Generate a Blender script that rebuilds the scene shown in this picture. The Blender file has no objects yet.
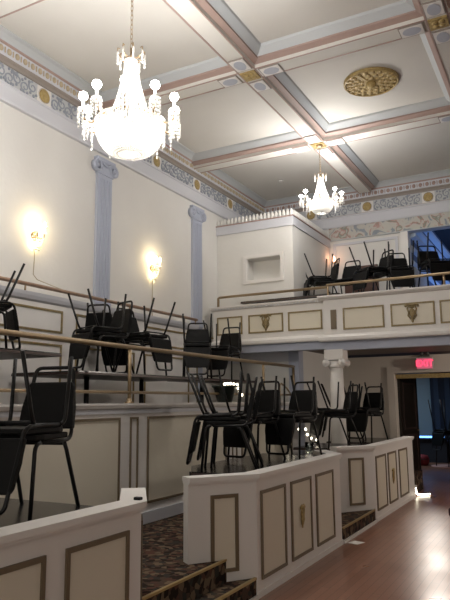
import bpy, bmesh, math, random
from mathutils import Vector, Matrix
random.seed(4)
PI = math.pi
sc = bpy.context.scene
COL = sc.collection

# ------------------------------------------------------------------ materials
def mat(name, col, rough=0.6, metal=0.0, spec=0.5, noise=0.0, nscale=20.0, bump=0.0, bscale=60.0, emit=None, estr=0.0, alt=None, stretch=None):
    m = bpy.data.materials.new(name); m.use_nodes = True
    nt = m.node_tree; b = nt.nodes['Principled BSDF']
    b.inputs['Base Color'].default_value = (*col, 1)
    b.inputs['Roughness'].default_value = rough
    b.inputs['Metallic'].default_value = metal
    b.inputs['Specular IOR Level'].default_value = spec
    if emit:
        b.inputs['Emission Color'].default_value = (*emit, 1)
        b.inputs['Emission Strength'].default_value = estr
    if noise or bump:
        tc = nt.nodes.new('ShaderNodeTexCoord'); mp = nt.nodes.new('ShaderNodeMapping')
        nt.links.new(tc.outputs['Object'], mp.inputs['Vector'])
        if stretch: mp.inputs['Scale'].default_value = stretch
    if noise:
        n = nt.nodes.new('ShaderNodeTexNoise'); n.inputs['Scale'].default_value = nscale; n.inputs['Detail'].default_value = 5
        nt.links.new(mp.outputs['Vector'], n.inputs['Vector'])
        r = nt.nodes.new('ShaderNodeValToRGB')
        c2 = alt if alt else tuple(c * (1 - noise) for c in col)
        r.color_ramp.elements[0].position = 0.3; r.color_ramp.elements[1].position = 0.7
        r.color_ramp.elements[0].color = (*c2, 1); r.color_ramp.elements[1].color = (*col, 1)
        nt.links.new(n.outputs['Fac'], r.inputs['Fac']); nt.links.new(r.outputs['Color'], b.inputs['Base Color'])
    if bump:
        n2 = nt.nodes.new('ShaderNodeTexNoise'); n2.inputs['Scale'].default_value = bscale
        nt.links.new(mp.outputs['Vector'], n2.inputs['Vector'])
        bp = nt.nodes.new('ShaderNodeBump'); bp.inputs['Strength'].default_value = bump; bp.inputs['Distance'].default_value = 0.01
        nt.links.new(n2.outputs['Fac'], bp.inputs['Height']); nt.links.new(bp.outputs['Normal'], b.inputs['Normal'])
    return m

def floor_mat():
    m = mat('oak_strip_floor', (0.2, 0.09, 0.06), rough=0.33, spec=0.45)
    nt = m.node_tree; b = nt.nodes['Principled BSDF']
    tc = nt.nodes.new('ShaderNodeTexCoord'); mp = nt.nodes.new('ShaderNodeMapping')
    mp.inputs['Rotation'].default_value = (0, 0, PI / 2)
    br = nt.nodes.new('ShaderNodeTexBrick'); br.inputs['Scale'].default_value = 1.0
    br.inputs['Brick Width'].default_value = 1.1; br.inputs['Row Height'].default_value = 0.075
    br.inputs['Mortar Size'].default_value = 0.0022
    br.inputs['Color1'].default_value = (0.25, 0.11, 0.066, 1); br.inputs['Color2'].default_value = (0.20, 0.084, 0.05, 1)
    br.inputs['Mortar'].default_value = (0.05, 0.022, 0.015, 1)
    nt.links.new(tc.outputs['Object'], mp.inputs['Vector']); nt.links.new(mp.outputs['Vector'], br.inputs['Vector'])
    nt.links.new(br.outputs['Color'], b.inputs['Base Color'])
    n = nt.nodes.new('ShaderNodeTexNoise'); n.inputs['Scale'].default_value = 1.3; n.inputs['Detail'].default_value = 4
    nt.links.new(tc.outputs['Object'], n.inputs['Vector'])
    mr = nt.nodes.new('ShaderNodeMapRange'); mr.inputs['To Min'].default_value = 0.22; mr.inputs['To Max'].default_value = 0.4
    nt.links.new(n.outputs['Fac'], mr.inputs['Value']); nt.links.new(mr.outputs['Result'], b.inputs['Roughness'])
    return m

def carpet_mat():
    m = mat('patterned_carpet', (0.1, 0.06, 0.04), rough=0.95, spec=0.1)
    nt = m.node_tree; b = nt.nodes['Principled BSDF']
    tc = nt.nodes.new('ShaderNodeTexCoord')
    v = nt.nodes.new('ShaderNodeTexVoronoi'); v.inputs['Scale'].default_value = 22
    n = nt.nodes.new('ShaderNodeTexNoise'); n.inputs['Scale'].default_value = 16; n.inputs['Detail'].default_value = 3
    nt.links.new(tc.outputs['Object'], v.inputs['Vector']); nt.links.new(tc.outputs['Object'], n.inputs['Vector'])
    sep = nt.nodes.new('ShaderNodeSeparateColor'); nt.links.new(v.outputs['Color'], sep.inputs['Color'])
    r = nt.nodes.new('ShaderNodeValToRGB'); r.color_ramp.interpolation = 'CONSTANT'
    cols = [(0, (0.022, 0.015, 0.012)), (0.3, (0.07, 0.045, 0.032)), (0.5, (0.085, 0.042, 0.03)), (0.65, (0.035, 0.033, 0.028)), (0.8, (0.14, 0.10, 0.065))]
    e = r.color_ramp.elements
    e[0].position = 0; e[0].color = (*cols[0][1], 1); e[1].position = 0.3; e[1].color = (*cols[1][1], 1)
    for p, c in cols[2:]:
        k = e.new(p); k.color = (*c, 1)
    nt.links.new(sep.outputs['Red'], r.inputs['Fac'])
    nt.links.new(r.outputs['Color'], b.inputs['Base Color'])
    return m

def mural_mat():
    m = mat('painted_garland', (0.5, 0.5, 0.5), rough=0.8)
    nt = m.node_tree; b = nt.nodes['Principled BSDF']
    tc = nt.nodes.new('ShaderNodeTexCoord')
    n = nt.nodes.new('ShaderNodeTexNoise'); n.inputs['Scale'].default_value = 3.4; n.inputs['Detail'].default_value = 3; n.inputs['Distortion'].default_value = 1.6
    nt.links.new(tc.outputs['Object'], n.inputs['Vector'])
    r = nt.nodes.new('ShaderNodeValToRGB'); e = r.color_ramp.elements
    e[0].position = 0.0; e[0].color = (0.22, 0.25, 0.3, 1)
    e[1].position = 1.0; e[1].color = (0.45, 0.3, 0.25, 1)
    for p, c in ((0.38, (0.28, 0.31, 0.34)), (0.43, (0.52, 0.51, 0.47)), (0.53, (0.54, 0.52, 0.47)), (0.57, (0.47, 0.28, 0.25)), (0.62, (0.24, 0.28, 0.23)), (0.68, (0.52, 0.5, 0.45))):
        k = e.new(p); k.color = (*c, 1)
    nt.links.new(n.outputs['Fac'], r.inputs['Fac']); nt.links.new(r.outputs['Color'], b.inputs['Base Color'])
    return m

def crystal_mat():
    m = bpy.data.materials.new('cut_crystal'); m.use_nodes = True
    nt = m.node_tree; nt.nodes.clear()
    o = nt.nodes.new('ShaderNodeOutputMaterial'); mx = nt.nodes.new('ShaderNodeMixShader'); mx2 = nt.nodes.new('ShaderNodeMixShader')
    d = nt.nodes.new('ShaderNodeBsdfDiffuse'); d.inputs['Color'].default_value = (0.9, 0.89, 0.87, 1)
    t = nt.nodes.new('ShaderNodeBsdfTranslucent'); t.inputs['Color'].default_value = (0.95, 0.94, 0.92, 1)
    g = nt.nodes.new('ShaderNodeBsdfGlossy'); g.inputs['Roughness'].default_value = 0.15
    mx.inputs['Fac'].default_value = 0.8; mx2.inputs['Fac'].default_value = 0.2
    nt.links.new(d.outputs[0], mx.inputs[1]); nt.links.new(t.outputs[0], mx.inputs[2])
    nt.links.new(mx.outputs[0], mx2.inputs[1]); nt.links.new(g.outputs[0], mx2.inputs[2]); nt.links.new(mx2.outputs[0], o.inputs['Surface'])
    return m

def glass_mat():
    m = bpy.data.materials.new('clear_glass'); m.use_nodes = True
    b = m.node_tree.nodes['Principled BSDF']
    b.inputs['Base Color'].default_value = (0.85, 0.9, 0.88, 1); b.inputs['Roughness'].default_value = 0.05
    b.inputs['Transmission Weight'].default_value = 1.0; b.inputs['IOR'].default_value = 1.3
    return m

M = dict(
    wall=mat('cream_plaster', (0.70, 0.685, 0.65), 0.72, noise=0.06, nscale=1.6, alt=(0.665, 0.65, 0.615), bump=.25, bscale=14),
    ceil=mat('ceiling_plaster', (0.65, 0.63, 0.585), 0.8, noise=0.05, nscale=1.2, alt=(0.61, 0.59, 0.545)),
    white=mat('white_paint', (0.72, 0.695, 0.665), 0.45),
    lav=mat('lavender_white_paint', (0.58, 0.585, 0.62), 0.5),
    creampanel=mat('cream_panel_paint', (0.66, 0.61, 0.50), 0.5),
    gold=mat('antique_gold_paint', (0.29, 0.215, 0.095), 0.5, metal=0.1, noise=0.35, nscale=30),
    goldb=mat('bright_gilt', (0.47, 0.35, 0.14), 0.5, metal=0.1, noise=0.5, nscale=40, alt=(0.30, 0.21, 0.08)),
    darkgold=mat('bronze_moulding_paint', (0.155, 0.115, 0.07), 0.5),
    brass=mat('brass_rail', (0.33, 0.24, 0.14), 0.38, metal=0.5),
    woodrail=mat('brown_wood_rail', (0.33, 0.2, 0.13), 0.4, noise=0.3, nscale=12),
    blue=mat('grey_blue_paint', (0.40, 0.43, 0.52), 0.55),
    bluel=mat('pale_grey_blue_paint', (0.47, 0.49, 0.50), 0.6),
    pink=mat('dusty_pink_paint', (0.37, 0.265, 0.23), 0.6),
    brownm=mat('taupe_moulding_paint', (0.29, 0.25, 0.22), 0.6),
    leafm=mat('faded_gilt_moulding', (0.46, 0.38, 0.26), 0.6),
    lampglow=mat('orange_lamp_glow', (1, .7, .5), 0.4, emit=(1.0, 0.5, 0.28), estr=5),
    oval=mat('slate_blue_paint', (0.42, 0.44, 0.50), 0.6),
    scroll=mat('grey_scroll_paint', (0.30, 0.32, 0.36), 0.7),
    friezebg=mat('frieze_ground_paint', (0.50, 0.51, 0.52), 0.7),
    mural=mural_mat(),
    black=mat('black_powder_coat', (0.005, 0.005, 0.005), 0.4, spec=.3),
    vinyl=mat('black_vinyl', (0.004, 0.004, 0.0042), 0.5, spec=.15, bump=0.15, bscale=150),
    lam=mat('black_laminate', (0.012, 0.012, 0.013), 0.22),
    edge=mat('dark_edge_band', (0.05, 0.03, 0.026), 0.4),
    floor=floor_mat(), carpet=carpet_mat(),
    nosing=mat('brass_nosing', (0.4, 0.29, 0.12), 0.4, metal=0.7),
    crystal=crystal_mat(), glass=glass_mat(),
    bulb=mat('lit_bulb', (1, 1, 1), 0.3, emit=(1.0, 0.95, 0.88), estr=45),
    rope=mat('glowing_tube', (1, 1, 1), 0.3, emit=(1.0, 0.9, 0.7), estr=8),
    sbulb=mat('lit_sconce_bulb', (1, 1, 1), 0.3, emit=(1.0, 0.78, 0.4), estr=50),
    smallbulb=mat('glare_bulb', (1, 1, 1), 0.3, emit=(1.0, 0.88, 0.65), estr=5),
    candle=mat('white_candle_sleeve', (0.85, 0.83, 0.78), 0.5),
    ex=mat('exit_sign_face', (0.75, 0.3, 0.4), 0.4, emit=(1.0, 0.12, 0.25), estr=0.35),
    exl=mat('exit_sign_letters', (0.9, 0.1, 0.15), 0.4, emit=(1.0, 0.05, 0.12), estr=1.6),
    exb=mat('exit_sign_housing', (0.5, 0.42, 0.42), 0.5),
    doorwood=mat('dark_door_wood', (0.016, 0.011, 0.008), 0.4, noise=0.3, nscale=8),
    redwood=mat('reddish_door_wood', (0.11, 0.04, 0.022), 0.4, noise=0.4, nscale=8, stretch=(8, 8, 1)),
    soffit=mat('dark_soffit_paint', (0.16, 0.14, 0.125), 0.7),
    wallund=mat('beige_plaster', (0.60, 0.55, 0.48), 0.75),
    teal=mat('teal_wall_paint', (0.20, 0.25, 0.27), 0.8),
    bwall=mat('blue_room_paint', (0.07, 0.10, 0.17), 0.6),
    btrim=mat('pale_blue_trim_paint', (0.55, 0.62, 0.72), 0.5),
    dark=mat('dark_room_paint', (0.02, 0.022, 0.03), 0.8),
    curtain=mat('navy_drape', (0.02, 0.03, 0.05), 0.9),
    drape=mat('pale_drape', (0.5, 0.5, 0.5), 0.9),
    blueglow=mat('blue_neon', (0.2, 0.4, 1), 0.4, emit=(0.12, 0.35, 1.0), estr=4),
    red=mat('red_fabric', (0.22, 0.015, 0.02), 0.7),
    maroon=mat('maroon_vinyl', (0.05, 0.012, 0.015), 0.5),
    paper=mat('white_paper', (0.8, 0.78, 0.74), 0.8),
    cord=mat('pale_cord', (0.5, 0.44, 0.33), 0.6),
    bin=mat('dark_green_plastic', (0.02, 0.028, 0.024), 0.3),
    vent=mat('vent_metal', (0.1, 0.09, 0.08), 0.5),
    rosedisc=mat('rosy_disc', (0.45, 0.24, 0.2), 0.9),
)

# ------------------------------------------------------------------ mesh builder
class MB:
    def __init__(s): s.bm = bmesh.new(); s.mi = 0
    def _faces(s, fs, smooth=False):
        for f in fs: f.material_index = s.mi; f.smooth = smooth
    def box(s, x0, x1, y0, y1, z0, z1):
        v = [s.bm.verts.new(p) for p in ((x0,y0,z0),(x1,y0,z0),(x1,y1,z0),(x0,y1,z0),(x0,y0,z1),(x1,y0,z1),(x1,y1,z1),(x0,y1,z1))]
        fs = [s.bm.faces.new([v[i] for i in q]) for q in ((0,3,2,1),(4,5,6,7),(0,1,5,4),(1,2,6,5),(2,3,7,6),(3,0,4,7))]
        s._faces(fs); return s
    def prism(s, pts, z0, z1):                       # horizontal polygon (x,y) extruded in z
        n = len(pts)
        a = [s.bm.verts.new((p[0], p[1], z0)) for p in pts]; b = [s.bm.verts.new((p[0], p[1], z1)) for p in pts]
        fs = [s.bm.faces.new(list(reversed(a))), s.bm.faces.new(b)]
        for i in range(n): fs.append(s.bm.faces.new((a[i], a[(i+1)%n], b[(i+1)%n], b[i])))
        s._faces(fs); return s
    def extrude(s, prof, axis, a0, a1, smooth=False, mis=None):   # closed profile of (p,z) points swept along an axis
        def P(p, t): return (p[0], t, p[1]) if axis == 'y' else (t, p[0], p[1])
        n = len(prof)
        A = [s.bm.verts.new(P(p, a0)) for p in prof]; B = [s.bm.verts.new(P(p, a1)) for p in prof]
        s._faces([s.bm.faces.new(A), s.bm.faces.new(list(reversed(B)))])
        for i in range(n):
            f = s.bm.faces.new((A[i], B[i], B[(i+1)%n], A[(i+1)%n])); f.smooth = smooth
            f.material_index = mis[i] if mis else s.mi
        return s
    def tube(s, pts, r, n=8, caps=True, closed=False):
        pts = [Vector(p) for p in pts]; rs = r if isinstance(r, (list, tuple)) else [r] * len(pts)
        L = len(pts); rings = []; up = None
        for i, p in enumerate(pts):
            if closed: t = pts[(i+1)%L] - pts[i-1]
            else: t = pts[min(i+1, L-1)] - pts[max(i-1, 0)]
            t.normalize()
            if up is None:
                up = Vector((0,0,1)) if abs(t.z) < .9 else Vector((1,0,0))
            a = t.cross(up)
            if a.length < 1e-4: a = t.orthogonal()
            a.normalize(); up = a.cross(t).normalized()
            rings.append([s.bm.verts.new(p + rs[i] * (math.cos(2*PI*k/n) * a + math.sin(2*PI*k/n) * up)) for k in range(n)])
        fs = []
        for i in range(L if closed else L-1):
            A, B = rings[i], rings[(i+1)%L]
            for k in range(n): fs.append(s.bm.faces.new((A[k], A[(k+1)%n], B[(k+1)%n], B[k])))
        s._faces(fs, True)
        if caps and not closed:
            s._faces([s.bm.faces.new(list(reversed(rings[0]))), s.bm.faces.new(rings[-1])])
        return s
    def lathe(s, prof, c=(0,0,0), n=16, axis='z', smooth=True, closed=False):
        c = Vector(c); rings = []
        for r, h in prof:
            ring = []
            for k in range(n):
                a = 2*PI*k/n; u, v = max(r, 1e-4) * math.cos(a), max(r, 1e-4) * math.sin(a)
                q = (u, v, h) if axis == 'z' else ((h, u, v) if axis == 'x' else (u, h, v))
                ring.append(s.bm.verts.new(c + Vector(q)))
            rings.append(ring)
        fs = []
        for i in range(len(rings) - (0 if closed else 1)):
            A, B = rings[i], rings[(i+1) % len(rings)]
            for k in range(n): fs.append(s.bm.faces.new((A[k], A[(k+1)%n], B[(k+1)%n], B[k])))
        s._faces(fs, smooth)
        if not closed:
            s._faces([s.bm.faces.new(list(reversed(rings[0]))), s.bm.faces.new(rings[-1])], False)
        return s
    def ball(s, c, r, sx=1, sy=1, sz=1, u=8, v=6):
        cx, cy, cz = c; nv = s.bm.verts.new; nf = s.bm.faces.new
        top = nv((cx, cy, cz + sz*r)); bot = nv((cx, cy, cz - sz*r)); rings = []
        for i in range(1, v):
            a = PI*i/v; q, h = math.sin(a)*r, math.cos(a)*r
            rings.append([nv((cx + sx*q*math.cos(2*PI*k/u), cy + sy*q*math.sin(2*PI*k/u), cz + sz*h)) for k in range(u)])
        fs = []
        for k in range(u):
            j = (k+1) % u
            fs.append(nf((top, rings[0][k], rings[0][j]))); fs.append(nf((bot, rings[-1][j], rings[-1][k])))
            for i in range(len(rings)-1): fs.append(nf((rings[i][k], rings[i+1][k], rings[i+1][j], rings[i][j])))
        s._faces(fs, True); return s
    def xf(s, m): bmesh.ops.transform(s.bm, matrix=m, verts=s.bm.verts); return s
    def bevel(s, w, seg=2):
        bmesh.ops.bevel(s.bm, geom=list(s.bm.edges), offset=w, segments=seg, affect='EDGES', profile=.5); return s
    def build(s, name, m, parent=None):
        bmesh.ops.recalc_face_normals(s.bm, faces=s.bm.faces)
        me = bpy.data.meshes.new(name); s.bm.to_mesh(me); s.bm.free()
        for k in (m if isinstance(m, (list, tuple)) else [m]): me.materials.append(M[k])
        o = bpy.data.objects.new(name, me); COL.objects.link(o)
        if parent: o.parent = parent
        return o

def thing(name, label, cat, loc=(0,0,0), rz=0, group=None):
    o = bpy.data.objects.new(name, None); COL.objects.link(o); o.empty_display_size = .1
    o.location = loc; o.rotation_euler = (0, 0, rz)
    return tag(o, label, cat, group)
def tag(o, label, cat, group=None):
    o['label'] = label; o['category'] = cat
    if group: o['group'] = group
    return o
def struct(o): o['kind'] = 'structure'; return o
def dup(root, loc, rot=(0,0,0), label=None, group=None, scale=None):
    r = root.copy(); COL.objects.link(r); r.location = loc; r.rotation_euler = rot
    if label: r['label'] = label
    if group: r['group'] = group
    if scale: r.scale = scale
    for ch in list(root.children):
        c = ch.copy(); COL.objects.link(c); c.parent = r
        for g in ch.children:
            d = g.copy(); COL.objects.link(d); d.parent = c
    return r
def frame_x(mb, x, y0, y1, z0, z1, w=.03, t=.012):    # picture-frame moulding on a plane x = const, facing +x
    mb.box(x, x+t, y0, y1, z0, z0+w).box(x, x+t, y0, y1, z1-w, z1).box(x, x+t, y0, y0+w, z0+w, z1-w).box(x, x+t, y1-w, y1, z0+w, z1-w); return mb
def frame_y(mb, y, x0, x1, z0, z1, w=.03, t=.012):    # on a plane y = const, facing -y
    mb.box(x0, x1, y-t, y, z0, z0+w).box(x0, x1, y-t, y, z1-w, z1).box(x0, x0+w, y-t, y, z0+w, z1-w).box(x1-w, x1, y-t, y, z0+w, z1-w); return mb

# ------------------------------------------------------------------ main dimensions (metres)
XW, YB, YF, XR = -5.6, 12.15, -4.0, 4.5
XP = -2.38            # face of the lower parapets
XT = -4.07            # face of the upper tier parapet
CZ = 5.9
BX = [-3.19, -0.89, 1.41, 3.71]; BY = [-0.87, 1.64, 4.15, 6.66, 9.17]

# ------------------------------------------------------------------ room shell
struct(MB().box(-6.2, 5.2, YF, 18.6, -.1, 0).build('floor', 'floor'))
struct(MB().box(XW-.15, XW, YF, YB+.2, 0, 6.1).build('wall_left', 'wall'))
struct(MB().box(XR, XR+.15, YF, YB+.2, 0, 6.1).build('wall_right', 'wall'))
struct(MB().box(XW, XR, YF, YB+.2, CZ, CZ+.12).build('ceiling', 'ceil'))
wb = MB()
wb.box(XW, -4.06, YB, YB+.2, 0, CZ)
wb.box(-4.06, -2.46, YB, YB+.2, 2.62, CZ).box(-2.46, XR, YB, YB+.2, 4.87, CZ).box(XR-.9, XR, YB, YB+.2, 2.62, 4.87)
struct(wb.build('wall_back', 'wall'))
wl = MB()
wl.box(-4.06, -2.87, YB, YB+.2, 0, 2.45).box(-2.87, -.8, YB, YB+.2, 2.12, 2.45).box(-.8, XR, YB, YB+.2, 0, 2.45)
struct(wl.build('wall_back_lower', 'wallund'))

# ------------------------------------------------------------------ ceiling beams with painted crossings
def beam(axis, c, a0, a1, label):
    h = .125
    prof = [(c-h, 5.70), (c+h, 5.70), (c+h, 5.745), (c+h+.07, 5.775), (c+h+.07, 5.80), (c+h+.15, 5.87), (c+h+.16, CZ), (c-h-.16, CZ), (c-h-.15, 5.87), (c-h-.07, 5.80), (c-h-.07, 5.775), (c-h, 5.745)]
    mis = [0, 0, 1, 1, 2, 2, 0, 2, 2, 1, 1, 0]
    b = MB().extrude(prof, axis, a0, a1, mis=mis)
    o = struct(b.build('ceiling_beam', ['ceil', 'pink', 'bluel']))
    o['label'] = label
    s = MB()
    for k in (-1, 1):
        p = sorted((c + k*h, c + k*(h-.018)))
        (s.box(p[0], p[1], a0, a1, 5.694, 5.70) if axis == 'y' else s.box(a0, a1, p[0], p[1], 5.694, 5.70))
    s.build('edge_stripe', 'pink', o)
    return o
bw = .125
yb_ = {}
for i, x in enumerate(BX): yb_[i] = beam('y', x, YF, YB-.3, 'beam running the length of the hall')
for j, y in enumerate(BY):
    xs = [XW+.1] + BX + [XR-.1]
    for i in range(len(xs)-1):
        a0 = xs[i] + (bw+.0 if i else 0); a1 = xs[i+1] - (bw if i < len(BX) else 0)
        beam('x', y, a0, a1, 'cross beam between the long ceiling beams')
for i, x in enumerate(BX):
    for j, y in enumerate(BY):
        o = struct(MB().box(x-.1, x+.1, y-.1, y+.1, 5.68, 5.70).build('beam_crossing', 'goldb'))
        for k in range(4):
            s = MB(); s.ball((x + .05*math.cos(k*PI/2+.78), y + .05*math.sin(k*PI/2+.78), 5.68), .035, sz=.5)
            s.build('leaf_boss', 'goldb', o)
        for dx, dy in ((.29, 0), (-.29, 0), (0, .29), (0, -.29)):
            px, py = x+dx, y+dy
            w = .135 if dx else .105; d = .105 if dx else .135
            f = MB().box(px-w, px+w, py-d, py+d, 5.684, 5.699).build('square_border', 'brownm', o)
            MB().box(px-w+.012, px+w-.012, py-d+.012, py+d-.012, 5.680, 5.686).build('painted_square', 'white', f)
            q = MB(); n = 24
            q.prism([(px + (w-.035)*math.cos(2*PI*k/n), py + (d-.03)*math.sin(2*PI*k/n)) for k in range(n)], 5.676, 5.681)
            q.build('painted_oval', 'oval', f)

# ceiling rosette
ro = thing('ceiling_rosette', 'round gilt acanthus rosette in the ceiling coffer right of the chandeliers', 'ceiling medallion', (-1.98, 7.93, CZ))
MB().lathe([(.0, -.03), (.30, -.03), (.36, -.02), (.37, 0)], n=40).build('disc', 'goldb', ro)
MB().lathe([(.335, -.03), (.35, -.05), (.37, -.03), (.352, -.018)], n=40, closed=True).build('rim', 'goldb', ro)
lf = MB()
for ring, (rr, nn, sz) in enumerate(((.285, 20, .055), (.205, 15, .05), (.13, 10, .045))):
    for k in range(nn):
        a = 2*PI*(k + .5*ring)/nn
        lf.ball((rr*math.cos(a), rr*math.sin(a), -.028), sz, sx=.75, sy=.75, sz=.3, u=7, v=5)
        lf.ball(((rr+.035)*math.cos(a), (rr+.035)*math.sin(a), -.034), sz*.45, sz=.5, u=6, v=4)
lf.build('leaf_ring', 'goldb', ro)
MB().ball((0, 0, -.05), .07, sz=.8, u=12, v=8).build('centre_boss', 'goldb', ro)
tag(MB().lathe([(0, -.02), (.05, -.02), (.055, 0)], c=(-4.6, 10.9, CZ), n=14).build('smoke_detector', 'white'), 'small round white detector on the far left ceiling coffer', 'smoke detector')

# ------------------------------------------------------------------ cornices and friezes (left and back)
# profile in (distance from wall, z), one trim per moulding
def run(name, d, mk, kids=()):
    """d: profile of (offset, z) measured out of the wall"""
    l = struct(MB().extrude([(XW + p, z) for p, z in d], 'y', YF, YB).build(name, mk))
    b = struct(MB().extrude([(YB - p, z) for p, z in d], 'x', XW, XR).build(name, mk))
    return l, b
run('trim_1', [(0, 5.14), (.05, 5.14), (.06, 5.17), (.06, 5.33), (.075, 5.34), (.075, 5.36), (0, 5.36)], 'lav')
run('trim_2', [(0, 5.36), (.055, 5.36), (.055, 5.372), (0, 5.372)], 'pink')
fl, fb = run('trim_3', [(0, 5.372), (.04, 5.372), (.04, 5.60), (0, 5.60)], 'friezebg')
run('trim_4', [(0, 5.60), (.06, 5.60), (.07, 5.63), (.10, 5.65), (.10, 5.665), (0, 5.665)], 'brownm')
dl, db = run('trim_5', [(0, 5.665), (.10, 5.665), (.12, 5.68), (.12, 5.79), (0, 5.79)], 'lav')
run('trim_6', [(0, 5.79), (.135, 5.79), (.145, 5.80), (.145, 5.812), (0, 5.812)], 'pink')
run('trim_7', [(0, 5.812), (.14, 5.812), (.165, 5.84), (.205, 5.87), (.25, 5.885), (.25, CZ), (0, CZ)], 'bluel')
lv = MB()
y = 2.2
while y < YB-.2:
    lv.ball((XW+.125, y, 5.725), .042, sx=.5, sy=.85, sz=1.0, u=6, v=5); lv.box(XW+.118, XW+.13, y+.055, y+.07, 5.69, 5.76); y += .125
lv.build('leaf_moulding', 'leafm', dl)
lv = MB()
x = XW+.2
while x < 2.4:
    lv.ball((x, YB-.125, 5.725), .042, sx=.85, sy=.5, sz=1.0, u=6, v=5); lv.box(x+.055, x+.07, YB-.13, YB-.118, 5.69, 5.76); x += .125
lv.build('leaf_moulding', 'pink', db)
def spiral(cx, cz, r, turns, sgn, ph=0, n=26):
    return [(cx + sgn*r*(1-.8*k/n)*math.cos(ph + turns*2*PI*k/n), cz + r*(1-.8*k/n)*math.sin(ph + turns*2*PI*k/n)) for k in range(n+1)]
def scrollwork(along0, along1, to3d):
    mb = MB(); L = along1 - along0; m = max(2, round(L/.125)); st = L/m
    for k in range(m):
        c = along0 + st*(k+.5); s = 1 if k % 2 else -1
        pts = spiral(c, 5.486 + .025*s, .075, 1.3, s, ph=PI/2*s)
        mb.tube([to3d(a, z) for a, z in pts], [.012 - .006*i/26 for i in range(27)], n=5)
        for q in range(5):
            a = c + random.uniform(-.07, .07); z = 5.486 + random.choice((-1, 1)) * random.uniform(.05, .09)
            p = to3d(a, z); mb.ball(p, .02, u=5, v=4)
    return mb
ys = [1.7, 2.96, 4.22, 5.49, 6.75, 8.01, 9.29, 10.57]
for k, yy in enumerate(ys):
    r_ = MB().lathe([(0, 0), (.085, 0), (.09, .012), (.07, .02), (.06, .012), (.04, .02), (.0, .032)], c=(XW+.04, yy, 5.486), n=20, axis='x').build('frieze_rosette', 'goldb', fl)
    MB().box(XW+.04, XW+.044, yy-.12, yy+.12, 5.38, 5.592).build('rosette_ground', 'white', r_)
    MB().lathe([(.084, .0), (.098, .006), (.098, .0)], c=(XW+.04, yy, 5.486), n=20, axis='x').build('rosette_rim', 'darkgold', r_)
for k in range(len(ys)):
    a = ys[k] + .14; b = (ys[k+1] - .14) if k+1 < len(ys) else YB - .1
    scrollwork(a, b, lambda t, z: (XW+.045, t, z)).build('scroll_painting', 'scroll', fl)
xs_ = [-4.43, -3.23, -2.03, -.83, .37, 1.57]
for xx in xs_:
    r_ = MB().lathe([(0, 0), (.085, 0), (.09, -.012), (.07, -.02), (.06, -.012), (.04, -.02), (.0, -.032)], c=(xx, YB-.04, 5.486), n=20, axis='y').build('frieze_rosette', 'goldb', fb)
    MB().box(xx-.12, xx+.12, YB-.044, YB-.04, 5.38, 5.592).build('rosette_ground', 'white', r_)
    MB().lathe([(.084, .0), (.098, -.006), (.098, .0)], c=(xx, YB-.04, 5.486), n=20, axis='y').build('rosette_rim', 'darkgold', r_)
for k in range(len(xs_)):
    a = xs_[k] + .14; b = (xs_[k+1] - .14) if k+1 < len(xs_) else 3
    scrollwork(a, b, lambda t, z: (t, YB-.045, z)).build('scroll_painting', 'scroll', fb)
# garland band over the balcony
gb = struct(MB().box(-4.06, XR, YB-.03, YB, 4.885, 5.14).build('trim_8', 'mural'))
MB().box(-4.06, XR, YB-.045, YB-.0, 4.865, 4.885).build('edge_moulding', 'bluel', gb)
struct(MB().box(-2.60, -2.46, YB-.05, YB, 2.62, 4.865).build('trim_9', 'white'))
pf = MB(); frame_y(pf, YB, -3.98, -2.66, 3.0, 4.80, .05, .03)
struct(pf.build('trim_10', 'lav'))

# ------------------------------------------------------------------ left wall wainscot, rail, pilasters, sconces
wn = struct(MB().box(XW, -5.46, YF, 9.1, 1.19, 2.80).build('trim_11', 'white'))
MB().extrude([(XW, 2.80), (-5.46, 2.80), (-5.43, 2.82), (-5.41, 2.86), (-5.40, 2.90), (XW, 2.90)], 'y', YF, 9.1).build('cap_moulding', 'lav', wn)
MB().box(-5.46, -5.44, YF, 9.1, 2.37, 2.41).build('middle_moulding', 'lav', wn)
for k in range(-2, 4):
    a = 4.6 + 1.5*k
    frame_x(MB(), -5.46, a, a+1.25, 2.46, 2.74, .025).build('gilt_panel_frame', 'gold', wn)
    frame_x(MB(), -5.46, a, a+1.25, 1.32, 2.32, .025).build('gilt_panel_frame', 'gold', wn)
rl = thing('wooden_wall_rail', 'brown wooden rail along the left wall above the wainscot', 'rail', (-5.44, 0, 2.9))
MB().tube([(0, YF, .09), (0, 9.08, .09)], .024, 10).build('rail', 'woodrail', rl)
for yy in (-2, .4, 2.8, 5.2, 7.2, 9.04):
    MB().tube([(0, yy, 0), (0, yy, .075)], .011, 8).build('bracket', 'brass', rl)

def pilaster(y, label):
    t = thing('pilaster', label, 'pilaster', (XW, y, 2.9))
    mb = MB().box(0, .045, -.155, .155, 0, 1.92)
    for k in range(5): mb.box(.045, .055, -.135 + .0585*k, -.135 + .0585*k + .036, .12, 1.86)
    mb.build('fluted_shaft', 'blue', t)
    MB().box(0, .06, -.17, .17, 0, .1).build('base', 'blue', t)
    c = MB().box(0, .07, -.2, .2, 2.10, 2.16).box(0, .06, -.17, .17, 1.92, 2.10)
    c.build('capital', 'blue', t)
    for s in (-1, 1):
        v = MB().lathe([(0, 0), (.085, 0), (.09, .075), (.06, .075), (.055, .06), (.03, .06), (.028, .08), (0, .08)], c=(.0, s*.175, 2.03), n=18, axis='x')
        v.build('volute', 'blue', t)
    MB().tube([(.07, -.1, 2.1), (.075, -.05, 2.06), (.075, 0, 2.045), (.075, .05, 2.06), (.07, .1, 2.1)], .014, 6).build('swag', 'blue', t)
    return t
pilaster(6.73, 'grey-blue fluted pilaster between the two glowing wall sconces')
p2 = pilaster(9.31, 'grey-blue fluted pilaster beside the far corner of the left wall')
MB().box(0, .045, -.155, .155, -1.70, 0).build('lower_shaft', 'blue', p2)

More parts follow.
